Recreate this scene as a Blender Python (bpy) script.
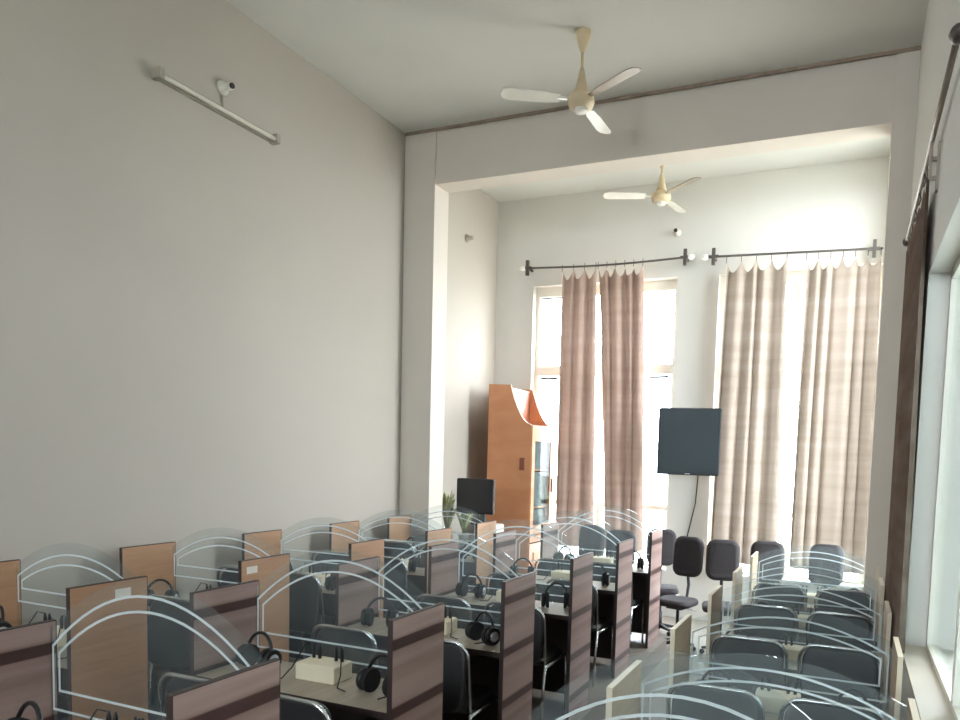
import bpy, math, random
from mathutils import Matrix, Vector
random.seed(7)
R_ = math.radians
scene = bpy.context.scene
col = scene.collection
for o in list(bpy.data.objects):
    bpy.data.objects.remove(o)

# ------------------------------------------------------------------ camera
CAM = Vector((0, 0, 2.065))
YAW, PITCH, ROLL = 0.4010, -0.0703, 0.0298
cam_d = bpy.data.cameras.new('camera')
cam_d.sensor_width = 36.0
cam_d.lens = 27.40
cam_d.shift_x = -0.0626
cam_d.shift_y = 0.1524
cam_d.clip_start = 0.05
cam_d.clip_end = 200
cam = bpy.data.objects.new('camera', cam_d)
col.objects.link(cam)
fw = Vector((-math.sin(YAW) * math.cos(PITCH), math.cos(YAW) * math.cos(PITCH), math.sin(PITCH)))
rt0 = Vector((math.cos(YAW), math.sin(YAW), 0))
up0 = rt0.cross(fw)
rt = math.cos(ROLL) * rt0 + math.sin(ROLL) * up0
up = -math.sin(ROLL) * rt0 + math.cos(ROLL) * up0
m3 = Matrix((rt, up, -fw)).transposed()
cam.matrix_world = Matrix.Translation(CAM) @ m3.to_4x4()
scene.camera = cam

# ------------------------------------------------------------------ world / exposure
SKY_STRENGTH = 19.0
world = bpy.data.worlds.new('world')
scene.world = world
world.use_nodes = True
bg = world.node_tree.nodes['Background']
bg.inputs['Color'].default_value = (0.90, 0.96, 1.04, 1)
bg.inputs['Strength'].default_value = SKY_STRENGTH
scene.view_settings.view_transform = 'Standard'
scene.view_settings.look = 'None'
scene.view_settings.gamma = 1.0
scene.view_settings.use_curve_mapping = False
scene.view_settings.exposure = 0.54

def portal(loc, rot, sx, sy):
    l = bpy.data.lights.new('window_portal', 'AREA')
    l.shape = 'RECTANGLE'; l.size = sx; l.size_y = sy
    l.cycles.is_portal = True
    o = bpy.data.objects.new('window_portal', l)
    o.location = loc; o.rotation_euler = rot
    col.objects.link(o)

# room constants
XW, XR, YB, YF, ZC = -4.75, 0.34, -4.5, 9.4, 5.57
TH = 0.28
FARWIN = [(-4.18, -2.17), (-1.65, 0.2)]
FZ0, FZ1 = 0.60, 4.38
RIGHTWIN = [(2.35, 4.72)]
ADDED_BACKWIN = [(-4.2, -2.6), (-1.9, -0.3)]  # unseen windows added to light the beam and far surfaces
BZ0, BZ1 = 3.1, 4.7
BAYWIN = (7.45, 8.85)
BAYZ1 = 5.3
RZ0, RZ1 = 1.0, 3.15
for a, b in FARWIN:
    portal(((a + b) / 2, YF + TH + 0.02, (FZ0 + FZ1) / 2), (R_(-90), 0, 0), b - a, FZ1 - FZ0)
for a, b in ADDED_BACKWIN:
    portal(((a + b) / 2, YB - TH - 0.02, (BZ0 + BZ1) / 2), (R_(90), 0, 0), b - a, BZ1 - BZ0)
portal((XR + TH + 0.02, sum(BAYWIN) / 2, (FZ0 + BAYZ1) / 2), (R_(-90), 0, R_(-90)), BAYWIN[1] - BAYWIN[0], BAYZ1 - FZ0)
for a, b in RIGHTWIN:
    portal((XR + TH + 0.02, (a + b) / 2, (RZ0 + RZ1) / 2), (R_(-90), 0, R_(-90)), b - a, RZ1 - RZ0)

# ------------------------------------------------------------------ materials
def lin(c):
    c = c / 255.0
    return c / 12.92 if c <= 0.04045 else ((c + 0.055) / 1.055) ** 2.4
def rgb(r, g, b):
    return (lin(r), lin(g), lin(b), 1)
def newmat(name):
    m = bpy.data.materials.new(name); m.use_nodes = True
    nt = m.node_tree
    return m, nt, nt.nodes['Principled BSDF'], nt.nodes['Material Output']
def mat(name, c, rough=0.6, metal=0.0, vary=0.06, scale=6.0, spec=0.5, bump=0.0):
    m, nt, b, out = newmat(name)
    tc = nt.nodes.new('ShaderNodeTexCoord')
    n = nt.nodes.new('ShaderNodeTexNoise'); n.inputs['Scale'].default_value = scale
    n.inputs['Detail'].default_value = 4
    nt.links.new(tc.outputs['Object'], n.inputs['Vector'])
    r = nt.nodes.new('ShaderNodeValToRGB')
    r.color_ramp.elements[0].position = 0.3; r.color_ramp.elements[1].position = 0.7
    r.color_ramp.elements[0].color = tuple(x * (1 - vary) for x in c[:3]) + (1,)
    r.color_ramp.elements[1].color = tuple(min(1, x * (1 + vary)) for x in c[:3]) + (1,)
    nt.links.new(n.outputs['Fac'], r.inputs['Fac'])
    nt.links.new(r.outputs['Color'], b.inputs['Base Color'])
    b.inputs['Roughness'].default_value = rough
    b.inputs['Metallic'].default_value = metal
    b.inputs['Specular IOR Level'].default_value = spec
    if bump:
        bp = nt.nodes.new('ShaderNodeBump'); bp.inputs['Strength'].default_value = bump
        bp.inputs['Distance'].default_value = 0.01
        n2 = nt.nodes.new('ShaderNodeTexNoise'); n2.inputs['Scale'].default_value = scale * 12
        nt.links.new(tc.outputs['Object'], n2.inputs['Vector'])
        nt.links.new(n2.outputs['Fac'], bp.inputs['Height'])
        nt.links.new(bp.outputs['Normal'], b.inputs['Normal'])
    return m
def wood(name, c, dark, scale=(1.5, 1.5, 22), rough=0.45):
    m, nt, b, out = newmat(name)
    tc = nt.nodes.new('ShaderNodeTexCoord'); mp = nt.nodes.new('ShaderNodeMapping')
    mp.inputs['Scale'].default_value = scale
    n = nt.nodes.new('ShaderNodeTexNoise'); n.inputs['Scale'].default_value = 2.0
    n.inputs['Detail'].default_value = 6; n.inputs['Distortion'].default_value = 0.4
    r = nt.nodes.new('ShaderNodeValToRGB')
    r.color_ramp.elements[0].position = 0.3; r.color_ramp.elements[1].position = 0.65
    r.color_ramp.elements[0].color = dark; r.color_ramp.elements[1].color = c
    nt.links.new(tc.outputs['Object'], mp.inputs['Vector']); nt.links.new(mp.outputs['Vector'], n.inputs['Vector'])
    nt.links.new(n.outputs['Fac'], r.inputs['Fac']); nt.links.new(r.outputs['Color'], b.inputs['Base Color'])
    b.inputs['Roughness'].default_value = rough
    return m
def stripe_mat(name):
    # horizontal dark/light laminate bands
    m, nt, b, out = newmat(name)
    tc = nt.nodes.new('ShaderNodeTexCoord')
    mp = nt.nodes.new('ShaderNodeMapping'); mp.inputs['Scale'].default_value = (0.6, 0.6, 14)
    n = nt.nodes.new('ShaderNodeTexNoise'); n.inputs['Scale'].default_value = 2.5; n.inputs['Detail'].default_value = 5
    nt.links.new(tc.outputs['Object'], mp.inputs['Vector']); nt.links.new(mp.outputs['Vector'], n.inputs['Vector'])
    sp = nt.nodes.new('ShaderNodeSeparateXYZ'); nt.links.new(tc.outputs['Object'], sp.inputs[0])
    mul = nt.nodes.new('ShaderNodeMath'); mul.operation = 'MULTIPLY_ADD'
    mul.inputs[1].default_value = 1 / 0.30; mul.inputs[2].default_value = 0.15
    nt.links.new(sp.outputs['Z'], mul.inputs[0])
    fr = nt.nodes.new('ShaderNodeMath'); fr.operation = 'FRACT'; nt.links.new(mul.outputs[0], fr.inputs[0])
    r = nt.nodes.new('ShaderNodeValToRGB'); e = r.color_ramp.elements
    L, Mi, D = rgb(172, 144, 136), rgb(150, 122, 114), rgb(76, 50, 46)
    e[0].position = 0.0; e[0].color = L
    e[1].position = 1.0; e[1].color = L
    for p, c in ((0.30, Mi), (0.40, L), (0.54, Mi), (0.56, D), (0.70, D), (0.72, Mi), (0.76, L)):
        x = e.new(p); x.color = c
    nt.links.new(fr.outputs[0], r.inputs['Fac'])
    mx = nt.nodes.new('ShaderNodeMixRGB'); mx.blend_type = 'MULTIPLY'; mx.inputs[0].default_value = 0.5
    r2 = nt.nodes.new('ShaderNodeValToRGB'); r2.color_ramp.elements[0].position = 0.3; r2.color_ramp.elements[1].position = 0.7
    r2.color_ramp.elements[0].color = (0.62, 0.6, 0.6, 1)
    nt.links.new(n.outputs['Fac'], r2.inputs['Fac'])
    nt.links.new(r.outputs['Color'], mx.inputs[1]); nt.links.new(r2.outputs['Color'], mx.inputs[2])
    nt.links.new(mx.outputs[0], b.inputs['Base Color'])
    b.inputs['Roughness'].default_value = 0.35
    return m
def glass_mat(name, tint, refl=1.0, rough=0.02, dust=0.0):
    m = bpy.data.materials.new(name); m.use_nodes = True
    nt = m.node_tree; nt.nodes.remove(nt.nodes['Principled BSDF']); out = nt.nodes['Material Output']
    tr = nt.nodes.new('ShaderNodeBsdfTransparent'); tr.inputs['Color'].default_value = tint
    gl = nt.nodes.new('ShaderNodeBsdfGlossy'); gl.inputs['Roughness'].default_value = rough
    # Schlick reflectance from the facing angle, the same on both faces of the thin sheet
    lw = nt.nodes.new('ShaderNodeLayerWeight'); lw.inputs['Blend'].default_value = 0.5
    fr = nt.nodes.new('ShaderNodeMath'); fr.operation = 'POWER'; fr.inputs[1].default_value = 5.0
    nt.links.new(lw.outputs['Facing'], fr.inputs[0])
    mu = nt.nodes.new('ShaderNodeMath'); mu.operation = 'MULTIPLY_ADD'; mu.inputs[1].default_value = 0.9 * refl; mu.inputs[2].default_value = 0.03 * refl
    mx = nt.nodes.new('ShaderNodeMixShader')
    nt.links.new(fr.outputs[0], mu.inputs[0]); nt.links.new(mu.outputs[0], mx.inputs[0])
    nt.links.new(tr.outputs[0], mx.inputs[1]); nt.links.new(gl.outputs[0], mx.inputs[2])
    res = mx
    if dust:      # thin film of dust on the sheet
        d = nt.nodes.new('ShaderNodeBsdfDiffuse'); t = nt.nodes.new('ShaderNodeBsdfTranslucent')
        for x in (d, t): x.inputs['Color'].default_value = (0.66, 0.76, 0.80, 1)
        a = nt.nodes.new('ShaderNodeMixShader'); a.inputs[0].default_value = 0.6
        nt.links.new(d.outputs[0], a.inputs[1]); nt.links.new(t.outputs[0], a.inputs[2])
        n = nt.nodes.new('ShaderNodeTexNoise'); n.inputs['Scale'].default_value = 3.0
        f = nt.nodes.new('ShaderNodeMath'); f.operation = 'MULTIPLY'; f.inputs[1].default_value = 2 * dust
        nt.links.new(n.outputs['Fac'], f.inputs[0])
        res = nt.nodes.new('ShaderNodeMixShader'); nt.links.new(f.outputs[0], res.inputs[0])
        nt.links.new(mx.outputs[0], res.inputs[1]); nt.links.new(a.outputs[0], res.inputs[2])
    nt.links.new(res.outputs[0], out.inputs['Surface'])
    return m
def cloth_mat(name, c, c2, trans=0.45):
    m = bpy.data.materials.new(name); m.use_nodes = True
    nt = m.node_tree; nt.nodes.remove(nt.nodes['Principled BSDF']); out = nt.nodes['Material Output']
    tc = nt.nodes.new('ShaderNodeTexCoord'); mp = nt.nodes.new('ShaderNodeMapping'); mp.inputs['Scale'].default_value = (0.5, 0.5, 5)
    n = nt.nodes.new('ShaderNodeTexNoise'); n.inputs['Scale'].default_value = 1.6; n.inputs['Detail'].default_value = 4
    r = nt.nodes.new('ShaderNodeValToRGB'); r.color_ramp.elements[0].position = 0.35; r.color_ramp.elements[1].position = 0.65
    r.color_ramp.elements[0].color = c2; r.color_ramp.elements[1].color = c
    nt.links.new(tc.outputs['Object'], mp.inputs[0]); nt.links.new(mp.outputs[0], n.inputs['Vector']); nt.links.new(n.outputs['Fac'], r.inputs['Fac'])
    d = nt.nodes.new('ShaderNodeBsdfDiffuse'); t = nt.nodes.new('ShaderNodeBsdfTranslucent')
    mx = nt.nodes.new('ShaderNodeMixShader'); mx.inputs[0].default_value = trans
    for s in (d, t): nt.links.new(r.outputs['Color'], s.inputs['Color'])
    nt.links.new(d.outputs[0], mx.inputs[1]); nt.links.new(t.outputs[0], mx.inputs[2])
    nt.links.new(mx.outputs[0], out.inputs['Surface'])
    return m

M = {}
M['wall'] = mat('wall_plaster', rgb(212, 209, 202), 0.85, vary=0.025, scale=0.9, spec=0.2, bump=0.05)
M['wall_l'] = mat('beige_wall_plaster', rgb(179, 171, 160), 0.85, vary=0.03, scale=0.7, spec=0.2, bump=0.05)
M['ceiling'] = mat('ceiling_plaster', rgb(208, 206, 199), 0.9, vary=0.03, scale=0.8, spec=0.15)
M['beam'] = mat('beam_plaster', rgb(210, 201, 190), 0.85, vary=0.03, scale=1.2, spec=0.2)
M['strip'] = mat('dark_strip', rgb(142, 126, 110), 0.9, vary=0.2, scale=9)  # thin darker strip along the beam top
M['floor'] = mat('floor_tile', rgb(134, 127, 118), 0.4, vary=0.05, scale=2)
M['ground'] = mat('ground_outside', rgb(176, 172, 160), 0.95)
M['shade_wall'] = mat('shade_wall_paint', rgb(176, 200, 206), 0.8)
M['winframe'] = mat('window_frame_paint', rgb(222, 218, 206), 0.5, vary=0.02)
M['sill'] = mat('sill_plaster', rgb(196, 188, 174), 0.7, vary=0.03)
M['darkrail'] = mat('dark_seal', rgb(60, 56, 54), 0.7)
M['pane'] = glass_mat('window_glass', (0.96, 0.98, 0.98, 1), 0.8)
M['screen'] = glass_mat('screen_glass', (0.955, 0.975, 0.97, 1), 0.8, dust=0.035)
M['cabglass'] = glass_mat('cabinet_glass', (0.8, 0.84, 0.84, 1), 0.25)
def etch_mat():
    m = bpy.data.materials.new('etched_white'); m.use_nodes = True
    nt = m.node_tree; nt.nodes.remove(nt.nodes['Principled BSDF']); out = nt.nodes['Material Output']
    d = nt.nodes.new('ShaderNodeBsdfDiffuse'); t = nt.nodes.new('ShaderNodeBsdfTranslucent'); tr = nt.nodes.new('ShaderNodeBsdfTransparent')
    d.inputs['Color'].default_value = (0.72, 0.76, 0.76, 1); t.inputs['Color'].default_value = (0.8, 0.86, 0.88, 1)
    a = nt.nodes.new('ShaderNodeMixShader'); a.inputs[0].default_value = 0.5
    b = nt.nodes.new('ShaderNodeMixShader'); b.inputs[0].default_value = 0.3
    nt.links.new(d.outputs[0], a.inputs[1]); nt.links.new(t.outputs[0], a.inputs[2])
    nt.links.new(a.outputs[0], b.inputs[1]); nt.links.new(tr.outputs[0], b.inputs[2]); nt.links.new(b.outputs[0], out.inputs['Surface'])
    return m
M['etch'] = etch_mat()
M['tan'] = wood('tan_laminate', rgb(176, 134, 100), rgb(166, 124, 92))
M['cream_lam'] = wood('cream_laminate', rgb(178, 154, 128), rgb(164, 138, 112))
M['stripe'] = stripe_mat('striped_laminate')
M['edge_dark'] = mat('dark_edge_band', rgb(52, 38, 36), 0.5)
M['edge_cream'] = mat('cream_edge_band', rgb(220, 206, 182), 0.5)
M['desk'] = wood('desk_laminate', rgb(170, 158, 142), rgb(154, 142, 126), (14, 1.2, 1.2))
M['dark_panel'] = mat('dark_board', rgb(58, 48, 46), 0.5)
M['sticker'] = mat('white_sticker', rgb(224, 216, 204), 0.7, vary=0.03)
M['boxw'] = mat('cream_plastic_box', rgb(226, 214, 188), 0.5, vary=0.03)
M['black'] = mat('black_plastic', rgb(24, 23, 24), 0.4)
M['pad'] = mat('black_foam', rgb(30, 29, 30), 0.8)
M['silver'] = mat('silver_plastic', rgb(196, 198, 200), 0.28, 0.7)
M['vinyl'] = mat('black_vinyl', rgb(34, 32, 33), 0.42, vary=0.1)
M['chrome'] = mat('chrome_tube', rgb(200, 202, 204), 0.22, 1.0, vary=0.02)
M['office'] = mat('charcoal_brown_fabric', rgb(50, 45, 46), 0.85, vary=0.1, scale=30, bump=0.1)
M['plastic_dark'] = mat('dark_chair_plastic', rgb(40, 38, 38), 0.5)
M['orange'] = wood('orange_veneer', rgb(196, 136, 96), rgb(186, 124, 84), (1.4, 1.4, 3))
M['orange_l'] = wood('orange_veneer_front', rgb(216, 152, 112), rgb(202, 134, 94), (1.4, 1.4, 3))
M['orange_shade'] = wood('shaded_orange_veneer', rgb(140, 82, 60), rgb(126, 72, 50), (1.4, 1.4, 3))  # shade on the set-back top board put into the veneer colour
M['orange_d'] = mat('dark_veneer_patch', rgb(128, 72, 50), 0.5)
M['cabdark'] = mat('cabinet_contents', rgb(120, 122, 120), 0.8, vary=0.25, scale=14)
M['curtain'] = cloth_mat('dusty_rose_curtain', rgb(168, 144, 131), rgb(156, 132, 120), 0.05)
M['curtain_b'] = cloth_mat('beige_curtain', rgb(166, 152, 140), rgb(152, 138, 126), 0.05)
M['curtain_r'] = cloth_mat('brown_curtain', rgb(120, 104, 94), rgb(106, 90, 80), 0.08)
M['rod'] = mat('dark_steel_rod', rgb(92, 86, 82), 0.4, 0.6)
M['rodr'] = mat('grey_steel_rod', rgb(150, 140, 130), 0.35, 0.7)
M['finial'] = mat('white_finial', rgb(232, 230, 224), 0.3)
M['tv'] = mat('tv_case', rgb(20, 28, 32), 0.5)
M['tvs'] = mat('tv_screen', rgb(21, 33, 37), 0.45, spec=0.5)
M['mon'] = mat('monitor_black', rgb(20, 21, 22), 0.35)
M['fan_w'] = mat('fan_cream', rgb(206, 186, 152), 0.4)
M['fan_backlit'] = mat('fan_blade_backlit', rgb(150, 136, 120), 0.35, 0.2)  # backlit darkness of one blade put into its colour
M['fan_l'] = mat('fan_blade_white', rgb(228, 224, 214), 0.25)
M['tube'] = mat('tube_white', rgb(214, 208, 194), 0.4)
M['tube_d'] = mat('tube_batten_grey', rgb(160, 152, 138), 0.6)
M['leaf'] = mat('pale_leaf', rgb(160, 166, 120), 0.6, vary=0.3, scale=10)
M['pot'] = mat('white_pot', rgb(238, 238, 236), 0.4)
M['pedestal'] = mat('pale_grey_pedestal', rgb(206, 202, 190), 0.6)
M['stool'] = mat('dark_stand', rgb(70, 62, 58), 0.6)

# ------------------------------------------------------------------ mesh helpers
class MB:
    def __init__(s): s.v = []; s.f = []; s.sm = []
    def add(s, vs, fs, smooth=False):
        b = len(s.v); s.v += [tuple(v) for v in vs]
        for f in fs: s.f.append(tuple(i + b for i in f)); s.sm.append(smooth)
        return s
    def box(s, x0, x1, y0, y1, z0, z1):
        vs = [(x0, y0, z0), (x1, y0, z0), (x1, y1, z0), (x0, y1, z0), (x0, y0, z1), (x1, y0, z1), (x1, y1, z1), (x0, y1, z1)]
        return s.add(vs, [(0, 3, 2, 1), (4, 5, 6, 7), (0, 1, 5, 4), (1, 2, 6, 5), (2, 3, 7, 6), (3, 0, 4, 7)])
    def cbox(s, x0, x1, y0, y1, z0, z1, c=0.008):
        # box with chamfered vertical and horizontal edges (nested octagon rings)
        def ring(i, z):
            a0, a1, b0, b1 = x0 + i, x1 - i, y0 + i, y1 - i
            return [(a0 + c, b0, z), (a1 - c, b0, z), (a1, b0 + c, z), (a1, b1 - c, z), (a1 - c, b1, z), (a0 + c, b1, z), (a0, b1 - c, z), (a0, b0 + c, z)]
        return s.rings([ring(c, z0), ring(0, z0 + c), ring(0, z1 - c), ring(c, z1)])
    def rings(s, rs, cap=True, smooth=False, closed=True):
        n = len(rs[0]); vs = [p for r in rs for p in r]; fs = []
        for j in range(len(rs) - 1):
            for i in range(n if closed else n - 1):
                k = (i + 1) % n
                fs.append((j * n + i, j * n + k, (j + 1) * n + k, (j + 1) * n + i))
        s.add(vs, fs, smooth)
        if cap:
            b = len(s.v) - len(vs)
            s.f.append(tuple(b + i for i in reversed(range(n)))); s.sm.append(False)
            s.f.append(tuple(b + (len(rs) - 1) * n + i for i in range(n))); s.sm.append(False)
        return s
    def prism_xz(s, pts, y0, y1):
        return s.rings([[(x, y0, z) for x, z in pts], [(x, y1, z) for x, z in pts]])
    def prism_yz(s, pts, x0, x1):
        return s.rings([[(x0, y, z) for y, z in pts], [(x1, y, z) for y, z in pts]])
    def prism_xy(s, pts, z0, z1):
        return s.rings([[(x, y, z0) for x, y in pts], [(x, y, z1) for x, y in pts]])
    def lathe(s, prof, n=16, c=(0, 0, 0), axis='z'):
        rs = []
        for r, h in prof:
            ring = []
            for i in range(n):
                a = 2 * math.pi * i / n
                p = (r * math.cos(a), r * math.sin(a), h)
                if axis == 'x': p = (h, p[0], p[1])
                if axis == 'y': p = (p[0], h, p[1])
                ring.append((c[0] + p[0], c[1] + p[1], c[2] + p[2]))
            rs.append(ring)
        return s.rings(rs, smooth=True)
    def tube(s, path, r, n=8, closed=False):
        P = [Vector(p) for p in path]; rs = []; prev = None
        for i, p in enumerate(P):
            if closed: t = P[(i + 1) % len(P)] - P[i - 1]
            else: t = P[min(i + 1, len(P) - 1)] - P[max(i - 1, 0)]
            t.normalize()
            if prev is None:
                a = Vector((0, 0, 1)) if abs(t.z) < 0.9 else Vector((1, 0, 0))
                u = t.cross(a).normalized()
            else:
                u = (prev - t * prev.dot(t)).normalized()
            prev = u; w = t.cross(u)
            rr = r[i] if isinstance(r, (list, tuple)) else r
            rs.append([tuple(p + rr * (math.cos(2 * math.pi * k / n) * u + math.sin(2 * math.pi * k / n) * w)) for k in range(n)])
        if closed: rs.append(rs[0])
        return s.rings(rs, cap=not closed, smooth=True)
    def pillow(s, w, h, t, r, c=(0, 0, 0), bend=0.0, n=5, soft=0.35):
        # rounded-rectangle cushion in the xz plane, thickness along y, bent along x
        def outline(ins):
            rr = max(r - ins, 0.004); a, b = w / 2 - ins - rr, h / 2 - ins - rr; o = []
            for q, (sx, sz) in enumerate(((1, 1), (-1, 1), (-1, -1), (1, -1))):
                for i in range(n + 1):
                    an = math.pi / 2 * (q + i / n)
                    o.append((sx * a + rr * math.cos(an), sz * b + rr * math.sin(an)))
            return o
        rs = []
        for ins, y in ((t * soft * 1.6, -t / 2), (t * soft * 0.5, -t * 0.40), (0, -t * 0.12), (0, t * 0.12), (t * soft * 0.5, t * 0.40), (t * soft * 1.6, t / 2)):
            rs.append([(c[0] + x, c[1] + y - bend * (x / (w / 2)) ** 2, c[2] + z) for x, z in outline(ins)])
        return s.rings(rs, smooth=True)
    def xform(s, mtx):
        s.v = [tuple(mtx @ Vector(v)) for v in s.v]; return s
    def mesh(s, name, m):
        me = bpy.data.meshes.new(name); me.from_pydata(s.v, [], s.f)
        me.polygons.foreach_set('use_smooth', s.sm)
        import bmesh
        bm = bmesh.new(); bm.from_mesh(me); bmesh.ops.recalc_face_normals(bm, faces=bm.faces); bm.to_mesh(me); bm.free()
        me.materials.append(M[m]); me.update()
        return me
    def build(s, name, m, parent=None, loc=None, rot=None):
        o = bpy.data.objects.new(name, s.mesh(name, m)); col.objects.link(o)
        if parent: o.parent = parent
        if loc: o.location = loc
        if rot: o.rotation_euler = rot
        return o
def B(x0, x1, y0, y1, z0, z1): return MB().box(x0, x1, y0, y1, z0, z1)
def tag(o, label=None, cat=None, group=None, kind=None):
    if label: o['label'] = label
    if cat: o['category'] = cat
    if group: o['group'] = group
    if kind: o['kind'] = kind
    return o
def empty(name, loc=(0, 0, 0), rz=0):
    o = bpy.data.objects.new(name, None); o.empty_display_size = 0.1
    o.location = loc; o.rotation_euler = (0, 0, rz); col.objects.link(o); return o
def copy_tree(o, parent=None):
    c = o.copy(); col.objects.link(c); c.parent = parent
    for ch in o.children: copy_tree(ch, c)
    return c
def struct(o, label=None): return tag(o, label, kind='structure')

# ------------------------------------------------------------------ structure
def wall_with_holes(a0, a1, z0, z1, holes, hz0, hz1, mk):
    mb = MB(); cur = a0
    for h0, h1 in sorted(holes):
        mk(mb, cur, h0, z0, z1); mk(mb, h0, h1, z0, hz0); mk(mb, h0, h1, hz1, z1); cur = h1
    mk(mb, cur, a1, z0, z1); return mb
PLAT = 0.19      # raised floor under the two left rows
struct(B(XW - TH, XR + TH, YB - TH, YF + TH, -0.15, 0.0).build('floor', 'floor'), 'beige tiled floor of the hall')
struct(B(XW, -1.68, -0.6, 7.45, 0.0, PLAT).build('floor_platform', 'floor'), 'low raised floor under the left desk rows')
struct(B(XW - TH, XR + TH, YB - TH, YF + TH, ZC, ZC + 0.2).build('ceiling', 'ceiling'), 'high pale plaster ceiling')
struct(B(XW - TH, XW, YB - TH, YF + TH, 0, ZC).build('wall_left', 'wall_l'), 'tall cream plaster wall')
struct(wall_with_holes(XW, XR, 0, ZC, ADDED_BACKWIN, BZ0, BZ1, lambda mb, a, b, c, d: mb.box(a, b, YB - TH, YB, c, d)).build('wall_back', 'wall'), 'cream plaster wall behind the camera')
struct(wall_with_holes(XW, XR, 0, ZC, FARWIN, FZ0, FZ1, lambda mb, a, b, c, d: mb.box(a, b, YF, YF + TH, c, d)).build('wall_far', 'wall'), 'cream far wall with two tall windows')
wr = wall_with_holes(YB - TH, 7.2, 0, ZC, RIGHTWIN, RZ0, RZ1, lambda mb, a, b, c, d: mb.box(XR, XR + TH, a, b, c, d))
for (a, b, c, d) in ((7.2, BAYWIN[0], 0, ZC), (BAYWIN[1], YF + TH, 0, ZC), (*BAYWIN, 0, FZ0), (*BAYWIN, BAYZ1, ZC)): wr.box(XR, XR + TH, a, b, c, d)
struct(wr.build('wall_right', 'wall'), 'cream wall with windows on the right')
YP0, YP1 = 7.07, 7.37
struct(B(XW, -4.36, YP0, YP1, 0, ZC).build('trim_1', 'beam'), 'square plaster pillar on the left wall')
struct(B(0.158, XR, YP0, YP1, 0, ZC).build('trim_2', 'beam'), 'square plaster pillar on the right wall')
struct(B(-4.36, 0.158, YP0 + 0.02, YP1, 4.985, ZC).build('trim_3', 'beam'), 'deep plaster ceiling beam between the pillars')
struct(B(XW, XR, YP0 - 0.012, YP0, ZC - 0.03, ZC).build('trim_4', 'strip'), 'dark joint line along the top of the beam')
struct(MB().box(-60, 60, YF + TH, 80, -0.5, -0.4).box(XR + TH, 60, -60, YF + TH, -0.5, -0.4).build('ground_outside', 'ground'), 'pale bare ground outside the windows')

# added roof and wall outside the right wall, shaped to dim the near window
struct(MB().box(XR + TH, 3.0, -8, 6.6, 3.7, 3.85).build('added_shade_roof', 'ground'), 'added unseen roof outside the near windows, blocking skylight')
struct(MB().box(2.9, 3.1, -8, 6.6, -0.4, 2.95).box(2.9, 3.1, -8, 6.6, 3.06, 3.7).build('added_shade_wall', 'shade_wall'), 'added pale blue wall outside the near windows, blocking skylight')

# ------------------------------------------------------------------ windows
def far_window(name, x0, x1, label):
    w = struct(empty(name, ((x0 + x1) / 2, YF + 0.16, FZ0)), label)
    hw = (x1 - x0) / 2; H = FZ1 - FZ0; t = 0.055
    f = MB()
    f.box(-hw, -hw + t, -0.04, 0.04, 0, H); f.box(hw - t, hw, -0.04, 0.04, 0, H)
    f.box(-hw + t, hw - t, -0.04, 0.04, 0, t); f.box(-hw + t, hw - t, -0.04, 0.04, H - 0.13, H)
    f.build('window_frame', 'winframe', w)
    zt = 3.17 - FZ0
    B(-hw + t, hw - t, -0.05, 0.05, zt, zt + 0.13).build('transom', 'winframe', w)
    B(-0.03, 0.03, -0.04, 0.04, t, zt).build('mullion', 'winframe', w)
    B(-0.03, 0.03, -0.04, 0.04, zt + 0.13, H - 0.13).build('mullion', 'winframe', w)
    B(-hw + t, hw - t, -0.03, 0.03, 0.78, 0.84).build('rail', 'winframe', w)
    for sx in (-1, 1):
        a, b = sorted((sx * 0.03, sx * (hw - t)))
        B(a, b, -0.004, 0.004, zt + 0.13, H - 0.13).build('pane', 'pane', w)
        B(a, b, -0.004, 0.004, 0.84, zt).build('pane', 'pane', w)
        B(a, b, -0.004, 0.004, t, 0.78).build('pane', 'pane', w)
    for x in (-hw + t + 0.04, hw - t - 0.30):
        B(x, x + 0.26, -0.062, -0.035, zt - 0.055, zt - 0.025).build('latch_bar', 'darkrail', w)
    B(-hw + t + 0.02, -hw + t + 0.36, -0.055, -0.04, H - 0.16, H - 0.14).build('latch_bar', 'darkrail', w)
    B(-hw, hw, -0.19, -0.045, 0.0, 0.025).build('window_sill', 'winframe', w)
far_window('window_1', *FARWIN[0], 'tall white-framed window beside the orange cabinet')
far_window('window_2', *FARWIN[1], 'tall white-framed window behind the pale beige curtains')
def side_window(name, y0, y1, label, RZ0=RZ0, RZ1=RZ1):
    w = struct(empty(name, (XR + 0.14, (y0 + y1) / 2, RZ0)), label)
    hw = (y1 - y0) / 2; H = RZ1 - RZ0; t = 0.05
    f = MB()
    f.box(-0.03, 0.03, -hw, -hw + t, 0, H); f.box(-0.03, 0.03, hw - t, hw, 0, H)
    f.box(-0.03, 0.03, -hw + t, hw - t, 0, t); f.box(-0.03, 0.03, -hw + t, hw - t, H - t, H)
    f.build('window_frame', 'winframe', w)
    B(-0.03, 0.03, -0.03, 0.03, t, H - t).build('mullion', 'winframe', w)
    B(-0.004, 0.004, -hw + t, -0.03, t, H - t).build('pane', 'pane', w)
    B(-0.004, 0.004, 0.03, hw - t, t, H - t).build('pane', 'pane', w)
    B(-0.16, -0.03, -hw, hw, 0.0, 0.022).build('window_sill', 'sill', w)
side_window('window_3', *RIGHTWIN[0], 'window close to the camera beside the brown curtain')
side_window('window_4', *BAYWIN, 'tall window in the side wall of the window bay', FZ0, BAYZ1)

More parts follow.
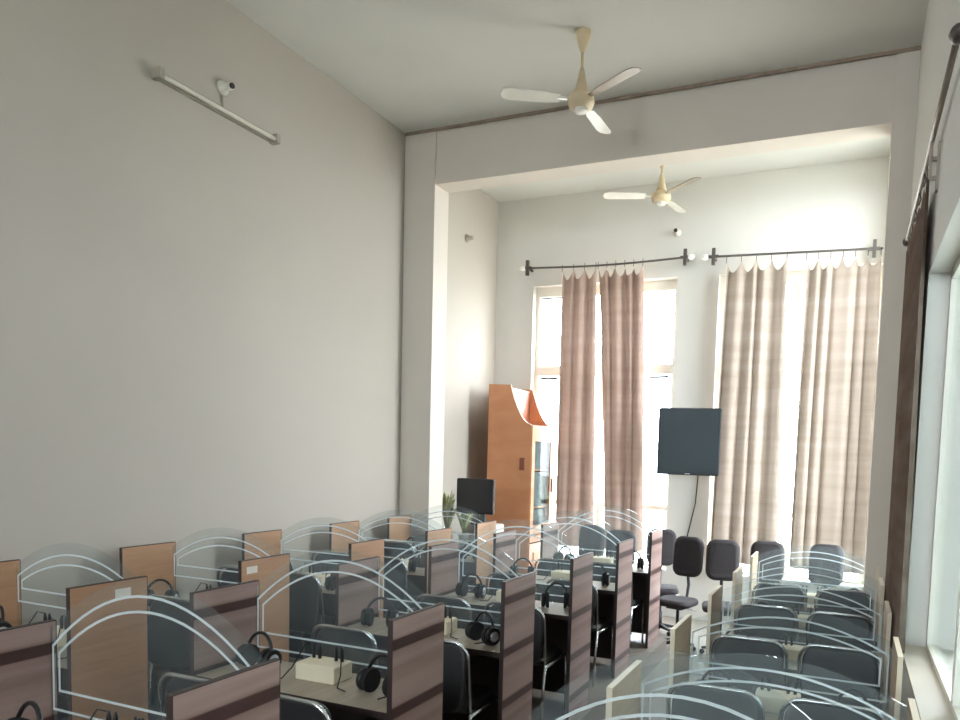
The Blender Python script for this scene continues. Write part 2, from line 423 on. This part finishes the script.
def added_back_window(name, x0, x1, label):
    w = struct(empty(name, ((x0 + x1) / 2, YB - 0.14, BZ0)), label)
    hw = (x1 - x0) / 2; H = BZ1 - BZ0; t = 0.05
    f = MB()
    f.box(-hw, -hw + t, -0.03, 0.03, 0, H); f.box(hw - t, hw, -0.03, 0.03, 0, H)
    f.box(-hw + t, hw - t, -0.03, 0.03, 0, t); f.box(-hw + t, hw - t, -0.03, 0.03, H - t, H)
    f.build('window_frame', 'winframe', w)
    B(-0.03, 0.03, -0.03, 0.03, t, H - t).build('mullion', 'winframe', w)
    B(-hw + t, -0.03, -0.004, 0.004, t, H - t).build('pane', 'pane', w)
    B(0.03, hw - t, -0.004, 0.004, t, H - t).build('pane', 'pane', w)
added_back_window('added_window_5', *ADDED_BACKWIN[0], 'added unseen high window behind the camera lighting the beam, blank wall side')
added_back_window('added_window_6', *ADDED_BACKWIN[1], 'added unseen high window behind the camera lighting the beam, curtain side')

# ------------------------------------------------------------------ curtains and rods
def curtain(name, top, bot, y, zt, zb, folds, m, label, hooks, amp=0.065, seed=0, axis='x', bulge=None, group='window curtains'):
    """top/bot = (start, end) along the wall; wavy cloth with scalloped top hung from hooks."""
    rnd = random.Random(seed); nu, nv = folds * 8, 26
    ph = [rnd.uniform(-0.6, 0.6) for _ in range(folds + 2)]
    am = [rnd.uniform(0.6, 1.25) for _ in range(folds + 2)]
    rows = []
    for j in range(nv + 1):
        v = j / nv; row = []
        for i in range(nu + 1):
            u = i / nu
            a = top[0] + (bot[0] - top[0]) * v ** 0.8; b = top[1] + (bot[1] - top[1]) * v ** 0.8
            x = a + (b - a) * u
            k = (u + 0.07 * math.sin(2 * math.pi * u * 1.5 + seed) * math.sin(math.pi * u)) * folds; k = min(max(k, 0), folds); ki = int(min(k, folds - 1)); f = k - ki
            A = am[ki] * (1 - f) + am[ki + 1] * f; P = ph[ki] * (1 - f) + ph[ki + 1] * f
            d = amp * A * (math.sin(2 * math.pi * k + P + 0.5 * v) + 0.35 * math.sin(4 * math.pi * k + 2 * P))
            x += 0.35 * amp * math.cos(2 * math.pi * k + P) * (0.3 + v)
            sc = abs(math.sin(math.pi * u * hooks))
            z = zt - 0.13 * sc ** 0.8 * (1 - v) ** 6 + (zb - zt) * v
            row.append((x, d * (0.45 + 0.55 * v), z))
        rows.append(row)
    vs = []; n = nu + 1
    for row in rows:
        for x, d, z in row: vs.append((x, d, z) if axis == 'x' else (d, x, z))
    fs = [(j * n + i, j * n + i + 1, (j + 1) * n + i + 1, (j + 1) * n + i) for j in range(nv) for i in range(nu)]
    root = empty(name, (0, y, 0) if axis == 'x' else (y, 0, 0))
    tag(root, label, 'curtain', group)
    MB().add(vs, fs, True).build('cloth', m, root)
    for h in range(hooks + 1):
        u = h / hooks; x = top[0] + (top[1] - top[0]) * u
        pts = [(x, 0, zt - 0.01), (x, 0.012, zt + 0.03), (x, 0, zt + 0.075)]
        if axis != 'x': pts = [(p[1], p[0], p[2]) for p in pts]
        MB().tube(pts, 0.005, 5).build('hook', 'rod', root)
    return root
YC = 9.22
curtain('curtain', (-3.69, -3.22), (-3.70, -3.16), YC, 4.52, 0.85, 3, 'curtain', 'dusty rose curtain hanging nearest the orange cabinet', 3, seed=3)
curtain('curtain', (-3.19, -2.59), (-2.99, -2.49), YC, 4.52, 0.85, 4, 'curtain', 'dusty rose curtain gathered between cabinet window and wall screen', 5, seed=5)
curtain('curtain', (-1.54, -0.84), (-1.60, -0.80), YC, 4.47, 0.80, 4, 'curtain_b', 'pale beige curtain just beside the black wall screen', 4, seed=8)
curtain('curtain', (-0.62, 0.17), (-0.66, 0.20), YC, 4.44, 0.80, 5, 'curtain_b', 'widest pale beige curtain next to the far corner pillar', 6, seed=11)
curtain('curtain', (4.62, 6.3), (4.45, 6.2), 0.298, 3.72, 0.95, 7, 'curtain_r', 'dark brown curtain hanging on the near side wall', 5, seed=14, axis='y', amp=0.024)

def rod(name, pts, bracket_at, label, m, wall):
    root = empty(name, tuple(pts[0])); tag(root, label, 'curtain rod', 'curtain rods')
    P0 = Vector(pts[0]); L = [Vector(p) - P0 for p in pts]
    MB().tube([tuple(p) for p in L], 0.014, 8).build('pole', m, root)
    d = (L[-1] - L[-2]).normalized()
    for c, s in ((L[0], -1), (L[-1], 1)):
        p = c + d * s * 0.045
        f = MB().lathe([(0.006, -0.05), (0.03, -0.03), (0.036, 0), (0.028, 0.03), (0.004, 0.045)], 10, axis='x' if abs(d.x) > abs(d.y) else 'y')
        f.xform(Matrix.Translation(p)).build('finial', 'finial' if wall == 'far' else 'rod', root)
    for b in bracket_at:
        p = Vector(b) - P0; k = MB()
        if wall == 'far':
            k.box(p.x - 0.012, p.x + 0.012, p.y, YF - P0.y, p.z - 0.012, p.z + 0.012)
            k.box(p.x - 0.02, p.x + 0.02, p.y - 0.02, p.y + 0.02, p.z - 0.1, p.z + 0.1)
            k.box(p.x - 0.06, p.x + 0.06, p.y - 0.018, p.y + 0.018, p.z - 0.016, p.z + 0.016)
        else:
            k.box(p.x, XR - P0.x, p.y - 0.01, p.y + 0.01, p.z - 0.11, p.z - 0.09)
            k.box(p.x, XR - P0.x, p.y - 0.01, p.y + 0.01, p.z - 0.21, p.z - 0.19)
            k.box(XR - P0.x - 0.012, XR - P0.x, p.y - 0.03, p.y + 0.03, p.z - 0.27, p.z - 0.02)
            k.box(p.x - 0.008, p.x + 0.008, p.y - 0.01, p.y + 0.01, p.z - 0.2, p.z)
        k.build('bracket', m, root)
def arc_pts(x0, x1, y, z0, z1, sag, n=10):
    return [(x0 + (x1 - x0) * i / n, y, z0 + (z1 - z0) * i / n - sag * math.sin(math.pi * i / n)) for i in range(n + 1)]
rod('curtain_rod', arc_pts(-4.22, -2.02, YC, 4.59, 4.57, 0.03), [(-4.20, YC, 4.59), (-2.05, YC, 4.57)], 'slightly sagging curtain rod over the cabinet-side window', 'rod', 'far')
rod('curtain_rod', arc_pts(-1.76, 0.19, YC, 4.55, 4.50, 0.0), [(-1.70, YC, 4.55), (0.10, YC, 4.50)], 'straight dark curtain rod above the pale beige curtains', 'rod', 'far')
rod('curtain_rod', [(0.298, y, 3.80) for y in (3.5, 4.5, 5.5, 6.4)], [(0.298, 4.5, 3.80)], 'grey curtain rod running along the near side wall', 'rodr', 'right')

# ------------------------------------------------------------------ ceiling fans
def fan(loc, drop, ang, label):
    r = empty('ceiling_fan', loc); tag(r, label, 'fan', 'ceiling fans')
    MB().lathe([(0.02, -0.17), (0.045, -0.10), (0.065, -0.03), (0.065, 0.0)], 14).build('canopy', 'fan_w', r)
    MB().tube([(0, 0, -0.15), (0, 0, -drop + 0.24)], 0.013, 8).build('down_rod', 'fan_w', r)
    MB().lathe([(0.015, -drop + 0.26), (0.045, -drop + 0.12), (0.075, -drop + 0.03)], 14).build('lower_canopy', 'fan_w', r)
    mo = MB().lathe([(0.07, -drop + 0.045), (0.105, -drop + 0.03), (0.115, -drop - 0.02), (0.10, -drop - 0.06), (0.05, -drop - 0.075)], 18).build('motor', 'fan_w', r)
    MB().lathe([(0.06, -drop - 0.07), (0.05, -drop - 0.10), (0.01, -drop - 0.105)], 14).build('bottom_cap', 'fan_l', mo)
    for i in range(3):
        a = ang + i * 2 * math.pi / 3
        b = MB().box(0.09, 0.2, -0.02, 0.02, -0.006, 0.006)
        pl = [(0.18, -0.045), (0.30, -0.062), (0.60, -0.068), (0.655, -0.05), (0.67, 0), (0.655, 0.05), (0.60, 0.068), (0.30, 0.062), (0.18, 0.045)]
        b.rings([[(x, y, 0.22 * y - 0.004) for x, y in pl], [(x, y, 0.22 * y + 0.004) for x, y in pl]])
        b.xform(Matrix.Translation((0, 0, -drop)) @ Matrix.Rotation(a, 4, 'Z'))
        b.build('blade', 'fan_backlit' if i == 0 else 'fan_l', r)
fan((-2.24, 5.9, ZC), 0.55, R_(-30), 'cream three-bladed ceiling fan hanging before the beam')
fan((-2.2, 8.5, ZC), 0.48, R_(-40), 'white ceiling fan in the window bay beyond the beam')

# ------------------------------------------------------------------ wall fittings
t = empty('tube_light', (XW, 4.46, 4.70)); tag(t, 'unlit fluorescent tube on a batten across the tall blank wall', 'light')
B(0, 0.035, -0.58, 0.58, -0.03, 0.03).build('batten', 'tube_d', t)
MB().lathe([(0.014, -0.56), (0.016, -0.55), (0.016, 0.55), (0.014, 0.56)], 10, (0.06, 0, -0.01), 'y').build('tube', 'tube', t)
for s in (-1, 1):
    B(0, 0.085, s * 0.575 - 0.02, s * 0.575 + 0.02, -0.04, 0.035).build('end_holder', 'tube_d', t)
h = empty('lamp_holder', (XW, 4.5, 4.885)); tag(h, 'small round lamp holder just above the tube light', 'lamp holder', 'wall lamp holders')
MB().lathe([(0.055, 0), (0.055, 0.02), (0.03, 0.03), (0.028, 0.08), (0.03, 0.10), (0.02, 0.10)], 14, axis='x').build('base', 'tube', h)
MB().lathe([(0.022, 0.10), (0.022, 0.115)], 12, axis='x').build('socket', 'darkrail', h)
MB().tube([(0.01, 0, -0.05), (0.012, 0, -0.145)], 0.006, 6).build('cable', 'tube_d', h)
h2 = empty('lamp_holder', (XW, 8.5, 4.83)); tag(h2, 'tiny lamp holder on the sunlit wall of the window bay', 'lamp holder', 'wall lamp holders')
MB().lathe([(0.05, 0), (0.05, 0.02), (0.03, 0.03), (0.028, 0.10), (0.02, 0.10)], 12, axis='x').build('base', 'tube_d', h2)
h3 = empty('lamp_holder', (-2.2, YF, 4.93)); tag(h3, 'tiny lamp holder above the curtain rods on the window wall', 'lamp holder', 'wall lamp holders')
MB().lathe([(0.05, 0), (0.05, -0.02), (0.03, -0.03), (0.028, -0.10), (0.02, -0.10)], 12, axis='y').build('base', 'tube', h3)
MB().lathe([(0.024, -0.10), (0.024, -0.12)], 10, axis='y').build('socket', 'darkrail', h3)

# ------------------------------------------------------------------ cabinet
c = empty('cabinet', (-4.43, 8.62, 0)); tag(c, 'tall orange wooden cabinet with curved top and glass door', 'cabinet')
W, D = 0.62, 0.73      # W = depth along x, D = width along y
def side_profile():
    p = [(0, 0), (W, 0), (W, 2.44)]
    for i in range(9):
        a = i / 8
        p.append((W - 0.02 - 0.29 * a, 2.46 + 0.50 * a ** 1.9 if a < 1 else 2.96))
    p.append((0, 2.97)); return p
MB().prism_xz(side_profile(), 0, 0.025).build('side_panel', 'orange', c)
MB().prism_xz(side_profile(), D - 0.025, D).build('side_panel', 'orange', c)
B(0, 0.02, 0.025, D - 0.025, 0, 2.95).build('back_panel', 'orange', c)
B(0.02, W - 0.02, 0.025, D - 0.025, 2.42, 2.45).build('top_board', 'orange', c)
for z in (0.1, 0.9, 1.35, 1.85): B(0.02, W - 0.05, 0.025, D - 0.025, z, z + 0.02).build('shelf', 'orange', c)
# upright board of the open top, set back between the two curved side panels
B(W - 0.36, W - 0.34, 0.025, D - 0.025, 2.45, 2.93).build('top_back_board', 'orange_shade', c)
dr = MB()
dr.box(W, W + 0.022, 0, 0.09, 1.02, 2.44); dr.box(W, W + 0.022, D - 0.09, D, 1.02, 2.44)
dr.box(W, W + 0.022, 0.09, D - 0.09, 1.02, 1.14); dr.box(W, W + 0.022, 0.09, D - 0.09, 2.24, 2.44)
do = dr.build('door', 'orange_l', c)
B(W + 0.008, W + 0.014, 0.09, D - 0.09, 1.14, 2.24).build('glass_pane', 'cabglass', do)
B(W + 0.022, W + 0.04, D - 0.06, D - 0.04, 1.55, 1.75).build('handle', 'darkrail', do)
B(W, W + 0.022, 0, D, 0.92, 1.0).build('cross_rail', 'orange_l', c)
lo = B(W, W + 0.022, 0, D, 0.08, 0.90).build('lower_door', 'orange_l', c)
B(W + 0.022, W + 0.03, 0.12, D - 0.12, 0.2, 0.78).build('raised_panel', 'orange', lo)
B(W - 0.15, W - 0.08, -0.006, 0, 1.86, 2.02).build('keyhole_plate', 'orange_d', c)
for z0, z1 in ((0.92, 1.33), (1.37, 1.83), (1.87, 2.36)): B(0.08, W - 0.06, 0.04, D - 0.04, z0, z1).build('stored_papers', 'cabdark', c)

# ------------------------------------------------------------------ wall screen (TV)
t = empty('television', (-1.855, 8.98, 2.28), R_(10)); tag(t, 'black wall-mounted screen between the two curtained windows', 'television')
MB().cbox(-0.375, 0.375, -0.03, 0.05, -0.41, 0.41, 0.012).build('case', 'tv', t)
B(-0.345, 0.345, -0.034, -0.03, -0.37, 0.385).build('screen', 'tvs', t)
B(-0.03, 0.03, -0.036, -0.03, -0.398, -0.388).build('badge', 'silver', t)
MB().box(-0.05, 0.05, 0.05, 0.30, -0.05, 0.05).box(-0.15, 0.15, 0.05, 0.08, -0.2, 0.2).build('wall_arm', 'plastic_dark', t)
cb = MB().tube([(-1.80, YF - 0.02, 1.86), (-1.82, YF - 0.015, 1.5), (-1.90, YF - 0.015, 1.1), (-1.97, YF - 0.015, 0.7)], 0.008, 6).build('cable', 'darkrail')
tag(cb, 'thin dark cable running down the wall below the screen', 'cable')

# ------------------------------------------------------------------ monitor, pedestal, plant
p = empty('pedestal', (-3.95, 7.78, 0)); tag(p, 'pale grey pedestal box carrying the small black monitor', 'pedestal')
MB().cbox(-0.12, 0.12, -0.16, 0.16, 0, 1.22, 0.01).build('body', 'pedestal', p)
B(-0.08, 0.08, -0.166, -0.16, 0.95, 1.12).build('front_panel', 'sticker', p)
m = empty('monitor', (-4.04, 7.72, 1.22), R_(4)); tag(m, 'small black monitor on the pale pedestal beside the plant', 'monitor')
MB().cbox(-0.31, 0.17, -0.03, 0.03, 0.12, 0.54, 0.01).build('case', 'mon', m)
B(-0.285, 0.145, -0.034, -0.03, 0.15, 0.515).build('screen', 'black', m)
B(-0.03, 0.06, -0.02, 0.03, 0.02, 0.13).build('neck', 'mon', m)
MB().cbox(-0.09, 0.12, -0.09, 0.09, 0, 0.02, 0.005).build('stand', 'mon', m)
s = empty('plant_stand', (-4.43, 7.75, 0)); tag(s, 'dark stand holding the potted plants beside the pillar', 'stand')
B(-0.18, 0.18, -0.16, 0.16, 0.90, 0.93).build('top', 'stool', s)
for sx in (-1, 1):
    for sy in (-1, 1): B(sx * 0.15 - 0.02, sx * 0.15 + 0.02, sy * 0.13 - 0.02, sy * 0.13 + 0.02, 0, 0.90).build('leg', 'stool', s)
def plant(loc, n, hgt, seed, label):
    r = empty('potted_plant', loc); tag(r, label, 'plant', 'potted plants'); rnd = random.Random(seed)
    po = MB().lathe([(0.045, 0), (0.065, 0.13), (0.07, 0.13), (0.07, 0.15), (0.055, 0.15), (0.05, 0.12)], 14).build('pot', 'pot', r)
    for i in range(n):
        a = rnd.uniform(0, 6.28); L = hgt * rnd.uniform(0.6, 1.0); sp = rnd.uniform(0.06, 0.24); wd = rnd.uniform(0.018, 0.034)
        rows = []
        for k in range(6):
            q = k / 5; x = sp * q ** 1.4; z = 0.13 + L * (q - 0.25 * q ** 3)
            w = wd * math.sin(math.pi * (0.12 + 0.86 * q)) + 0.002
            rows.append([(x, -w, z + 0.006), (x, 0, z), (x, w, z + 0.006), (x - 0.003, 0, z - 0.003)])
        MB().rings(rows, smooth=True).xform(Matrix.Rotation(a, 4, 'Z')).build('leaf', 'leaf', r)
plant((-4.49, 7.72, 0.93), 16, 0.74, 2, 'taller pale green potted plant against the pillar')
plant((-4.31, 7.80, 0.93), 13, 0.55, 5, 'shorter pale green potted plant beside the monitor')

# ------------------------------------------------------------------ booths
def arch(hw, zc, zp, n=18):
    return [(-hw + 2 * hw * i / n, zc + (zp - zc) * (1 - (2 * i / n - 1) ** 2)) for i in range(n + 1)]
def ribbon_loop(outer, w, y0, y1, inner):
    """flat closed ribbon between two matching outlines in xz, between y0 and y1"""
    n = len(outer); mb = MB(); vs = []
    for y in (y0, y1):
        vs += [(x, y, z) for x, z in outer] + [(x, y, z) for x, z in inner]
    fs = []
    for i in range(n):
        k = (i + 1) % n
        fs += [(i, k, n + k, n + i), (2 * n + i, 3 * n + i, 3 * n + k, 2 * n + k), (i, 2 * n + i, 2 * n + k, k), (n + i, n + k, 3 * n + k, 3 * n + i)]
    return mb.add(vs, fs)
def etch(hw, zb, zc, zp, y, name, parent, w=0.0095):
    o = [(hw, zb), (-hw, zb)] + arch(hw, zc, zp)
    i = [(hw - w, zb + w), (-hw + w, zb + w)] + arch(hw - w, zc - w * 0.6, zp - w)
    o = [o[1]] + o[2:] + [o[0]]; i = [i[1]] + i[2:] + [i[0]]
    return ribbon_loop(o, w, y - 0.0015, y, i).build(name, 'etch', parent)
DEP = 0.433
def make_booth(hw, T, dz, panel_m, edge_m, pk, zc, zb, edge_pk, inner_bot=0.08):
    r = empty('study_booth')
    pt = 0.024
    for s in (-1, 1):
        x0, x1 = sorted((s * hw, s * (hw - pt)))
        pn = B(x0, x1, 0.004, DEP - 0.004, 0.0, T - 0.004).build('side_panel', panel_m, r)
        e = MB().box(x0, x1, 0, 0.004, 0, T).box(x0, x1, DEP - 0.004, DEP, 0, T).box(x0, x1, 0.004, DEP - 0.004, T - 0.004, T)
        e.build('edge_band', edge_m, pn)
    a = hw - pt
    d = B(-a, a, 0.01, DEP - 0.03, dz - 0.028, dz).build('desk_top', 'desk', r)
    B(-a, a, 0.006, 0.01, dz - 0.03, dz).build('edge_band', 'edge_dark', d)
    B(-a, a, DEP - 0.05, DEP - 0.03, 0.05, dz - 0.028).build('modesty_panel', 'dark_panel', r)
    gy0, gy1 = DEP - 0.026, DEP - 0.018
    out = [(-a, dz), (a, dz)] + list(reversed(arch(a, T - 0.03, T + edge_pk)))
    g = MB().prism_xz(out, gy0, gy1).build('glass_screen', 'screen', r)
    w = a - 0.012
    etch(w, T + zb, T + zc, T + pk, gy0, 'etched_line', g)
    etch(w - 0.036, T + zb + inner_bot, T + zc - 0.025, T + pk - 0.058, gy0, 'etched_line', g)
    return r
ORD = ['nearest', 'second', 'third', 'fourth', 'fifth', 'sixth']

# headphone, junction box, chair prototypes ---------------------------------
def make_headphones():
    r = empty('headphones')
    pts = []
    for i in range(13):
        a = math.pi * i / 12
        pts.append((0.082 * math.cos(a), 0.075 * math.sin(a) * 0.25 + 0.02, 0.055 + 0.105 * math.sin(a)))
    MB().tube(pts, [0.008] * 13, 6).build('headband', 'black', r)
    for s in (-1, 1):
        cup = MB().lathe([(0.03, 0.0), (0.045, 0.006), (0.05, 0.02), (0.046, 0.03)], 14, (0, 0, 0), 'x')
        cup.xform(Matrix.Translation((s * 0.07, 0.02, 0.05)) @ Matrix.Rotation(math.pi if s < 0 else 0, 4, 'Z')).build('ear_cup', 'black', r)
        MB().lathe([(0.05, -0.022), (0.052, -0.01), (0.046, 0.0)], 14, (0, 0, 0), 'x').xform(Matrix.Translation((s * 0.07, 0.02, 0.05)) @ Matrix.Rotation(math.pi if s < 0 else 0, 4, 'Z')).build('ear_pad', 'pad', r)
        MB().lathe([(0.028, 0.03), (0.024, 0.034), (0.006, 0.035)], 12, (0, 0, 0), 'x').xform(Matrix.Translation((s * 0.07, 0.02, 0.05)) @ Matrix.Rotation(math.pi if s < 0 else 0, 4, 'Z')).build('ear_cap', 'silver', r)
    MB().tube([(0.1, 0.0, 0.05), (0.11, -0.05, 0.035), (0.09, -0.10, 0.03)], 0.0035, 5).build('microphone_boom', 'black', r)
    r.scale = (1.12, 1.12, 1.12)
    return r
def make_box(w=0.23, d=0.15, h=0.085):
    r = empty('junction_box')
    MB().cbox(-w / 2, w / 2, -d / 2, d / 2, 0, h, 0.006).build('body', 'boxw', r)
    for x in (-0.085, -0.05, 0.05, 0.085):
        MB().lathe([(0.007, h - 0.004), (0.009, h + 0.004), (0.009, h + 0.05), (0.005, h + 0.07), (0.002, h + 0.075)], 8, (x * w / 0.23, 0.03, 0)).build('plug', 'black', r)
    for s, x in ((-1, -0.085), (1, 0.085)):
        x = x * w / 0.23
        MB().tube([(x, 0.03, h + 0.07), (x + s * 0.02, 0.0, h + 0.085), (x + s * 0.06, -0.06, h * 0.6), (s * (w / 2 + 0.05), -0.11, 0.006), (s * (w / 2 + 0.11), -0.13, 0.005)], 0.0035, 5).build('cable', 'black', r)
    return r
def make_chair():
    r = empty('visitor_chair')       # faces +y, origin on the floor under the seat centre
    W = 0.45
    MB().pillow(W - 0.03, 0.42, 0.05, 0.07).xform(Matrix.Translation((0, 0, 0.455)) @ Matrix.Rotation(R_(90), 4, 'X')).build('seat', 'vinyl', r)
    bk = MB().pillow(W - 0.028, 0.385, 0.035, 0.085, bend=0.0).xform(Matrix.Translation((0, -0.235, 0.648)) @ Matrix.Rotation(R_(-8), 4, 'X')).build('backrest', 'vinyl', r)
    # rounded chrome hoop around the back
    pts = []; hw = W / 2; rr = 0.09
    ys = lambda z: -0.20 - 0.14 * (z - 0.45)
    for z in (0.42, 0.55, 0.68): pts.append((hw, ys(z), z))
    for i in range(7):
        a = math.pi / 2 * i / 6; z = 0.76 + rr * math.sin(a); pts.append((hw - rr + rr * math.cos(a), ys(z), z))
    pts += [(0.0, ys(0.85) - 0.006, 0.852)]
    full = pts + [(-x, y, z) for x, y, z in reversed(pts[:-1])]
    MB().tube(full, 0.0105, 7).build('back_frame', 'chrome', r)
    for s in (-1, 1):
        MB().tube([(s * hw, -0.20, 0.45), (s * hw, -0.235, 0.22), (s * hw, -0.25, 0.0)], 0.0105, 7).build('leg', 'chrome', r)
        MB().tube([(s * hw, 0.19, 0.44), (s * hw, 0.21, 0.22), (s * hw, 0.225, 0.0)], 0.0105, 7).build('leg', 'chrome', r)
        MB().tube([(s * hw, -0.21, 0.43), (s * hw, 0.20, 0.43)], 0.0105, 7).build('seat_rail', 'chrome', r)
    return r
HP, BX, CH = make_headphones(), make_box(), make_chair()
used = {}
def inst(proto, loc, rz, label, cat, group):
    o = proto if proto.name not in used else copy_tree(proto)
    used[proto.name] = 1
    o.location = loc; o.rotation_euler = (0, 0, rz)
    return tag(o, label, cat, group)

rowsdef = {
    # centre x, half width, floor z, panel top above floor, desk z, list of near-edge y
    'tan': dict(x=-4.037, hw=0.549, fz=PLAT, T=1.155, dz=0.745, ys=[2.358 + 1.096 * k for k in range(4)] + [6.60], pm='tan', em='edge_dark', pk=0.075, zc=-0.09, zb=-0.25, ep=0.14,
                cs=(1.04, 1, 1.1), blab='tan booth along the blank wall', seat='wall-side tan row'),
    'striped': dict(x=-2.345, hw=0.589, fz=PLAT, T=1.155, dz=0.745, ys=[1.481 + 1.096 * k for k in range(6)], pm='stripe', em='edge_dark', pk=0.16, zc=-0.095, zb=-0.36, ep=0.215,
                    blab='brown striped booth in the middle row', seat='striped middle row'),
    'cream': dict(x=-0.28, hw=0.552, fz=0.0, T=1.17, dz=0.74, ys=[2.68 + 1.096 * k for k in range(5)], pm='cream_lam', em='edge_cream', pk=0.045, zc=-0.095, zb=-0.35, ep=0.10,
                  cs=(1.02, 1, 1.13), cy=-0.04, blab='cream booth along the curtained side wall', seat='cream row by the side wall'),
}
rnd = random.Random(21)
for key, d in rowsdef.items():
    proto = make_booth(d['hw'], d['T'], d['dz'], d['pm'], d['em'], d['pk'], d['zc'], d['zb'], d['ep'])
    n = len(d['ys'])
    for k, y in enumerate(d['ys']):
        o = proto if k == 0 else copy_tree(proto)
        o.location = (d['x'], y, d['fz'])
        which = ORD[k] + (' from the camera' if k else ' the camera')
        tag(o, f"{d['blab']} with arched glass, {which}", 'study booth', 'study booths')
        z = d['fz'] + d['dz']
        inst(BX, (d['x'] + rnd.uniform(-.02, .02), y + 0.27, z), rnd.uniform(-.05, .05), f"cream socket box on the {ORD[k]} desk of the {d['seat']}", 'socket box', 'cream socket boxes on the desks')
        for s, nm in ((-1, 'far'), (1, 'near')):
            side = 'left' if s < 0 else 'right'
            hx = d['x'] + s * (0.36 + rnd.uniform(-.03, .04))
            inst(HP, (hx, y + 0.17 + rnd.uniform(-.04, .06), z), rnd.uniform(-.5, .5), f"black headset at the {side} seat, {ORD[k]} desk of the {d['seat']}", 'headphones', 'headsets on the desks')
            cx_ = d['x'] + s * 0.27
            if key == 'tan' and k == 0 and s < 0 and False: continue
            co = inst(CH, (cx_ + rnd.uniform(-.015, .015), y - d.get('cy', 0.04) + rnd.uniform(-.03, .03), d['fz']), rnd.uniform(-.04, .04), f"black chrome-framed chair, {side} seat at {ORD[k]} desk of the {d['seat']}", 'chair', 'black chairs at the booths')
            co.scale = d.get('cs', (1, 1, 1))
# front booth: only its tall arched glass reaches into the picture
fb = make_booth(0.60, 1.17, 0.74, 'cream_lam', 'edge_cream', 0.235, -0.06, -0.35, 0.355)
fb.location = (-0.40, 1.60, 0.0)
tag(fb, 'closest booth of all, only its large clear arched glass showing', 'study booth', 'study booths')
# paper stickers on panels and chair backs
for i, (x, y, z, lab) in enumerate(((-3.488, 2.60, 1.30, 'nearest'), (-3.488, 3.50, 1.30, 'second'))):
    st = B(0, 0.0015, 0, 0.09, -0.045, 0).build('paper_sticker', 'sticker', None, (x, y, z))
    tag(st, f'small blank white sticker on the outer panel of the {lab} tan booth', 'sticker', 'stickers on booth panels')

# ------------------------------------------------------------------ office chairs by the windows
def make_office():
    r = empty('office_chair')        # faces -y
    MB().pillow(0.35, 0.44, 0.075, 0.10, bend=-0.02).xform(Matrix.Translation((0, 0.18, 1.0)) @ Matrix.Rotation(R_(-6), 4, 'X')).build('backrest', 'office', r)
    MB().pillow(0.40, 0.40, 0.075, 0.10).xform(Matrix.Translation((0, -0.04, 0.53)) @ Matrix.Rotation(R_(90), 4, 'X')).build('seat', 'office', r)
    MB().tube([(0, 0.20, 0.85), (0, 0.24, 0.68), (0, 0.20, 0.52), (0, 0.05, 0.48)], 0.018, 8).build('back_support', 'plastic_dark', r)
    MB().box(-0.09, 0.09, -0.1, 0.1, 0.455, 0.49).build('seat_mechanism', 'plastic_dark', r)
    MB().tube([(0.06, -0.02, 0.47), (0.22, -0.02, 0.46)], 0.008, 6).build('lever', 'silver', r)
    MB().lathe([(0.03, 0.09), (0.03, 0.26), (0.018, 0.26), (0.018, 0.46)], 12).build('gas_column', 'plastic_dark', r)
    for i in range(5):
        a = i * 2 * math.pi / 5 + 0.3
        L = MB().rings([[(0.02, -0.025, 0.07), (0.02, 0.025, 0.07), (0.02, 0.025, 0.12), (0.02, -0.025, 0.12)], [(0.19, -0.014, 0.06), (0.19, 0.014, 0.06), (0.19, 0.014, 0.08), (0.19, -0.014, 0.08)]])
        lg = L.xform(Matrix.Rotation(a, 4, 'Z')).build('base_leg', 'plastic_dark', r)
        MB().lathe([(0.02, -0.022), (0.028, -0.014), (0.028, 0.014), (0.02, 0.022)], 10, (0.185, 0, 0.028), 'y').xform(Matrix.Rotation(a, 4, 'Z')).build('caster', 'black', lg)
    return r
OC = make_office()
oc = [(-1.65, 7.80, -0.25, 'whole charcoal office chair standing clear below the wall screen'),
      (-1.18, 7.74, 0.2, 'charcoal office chair in front of the narrow beige curtain'),
      (-0.76, 7.90, 0.1, 'charcoal office chair before the gap between the beige curtains'),
      (-0.22, 8.00, -0.15, 'charcoal office chair under the widest beige curtain'),
      (-2.00, 8.45, 0.3, 'charcoal office chair half hidden behind the last striped panel'),
      (-2.42, 8.00, 0.1, 'charcoal office chair under the gathered rose curtain'),
      (-2.95, 8.40, -0.1, 'charcoal office chair seen through glass below the rose curtains')]
for x, y, rz, lab in oc:
    inst(OC, (x, y, 0), rz, lab, 'chair', 'office chairs by the windows')
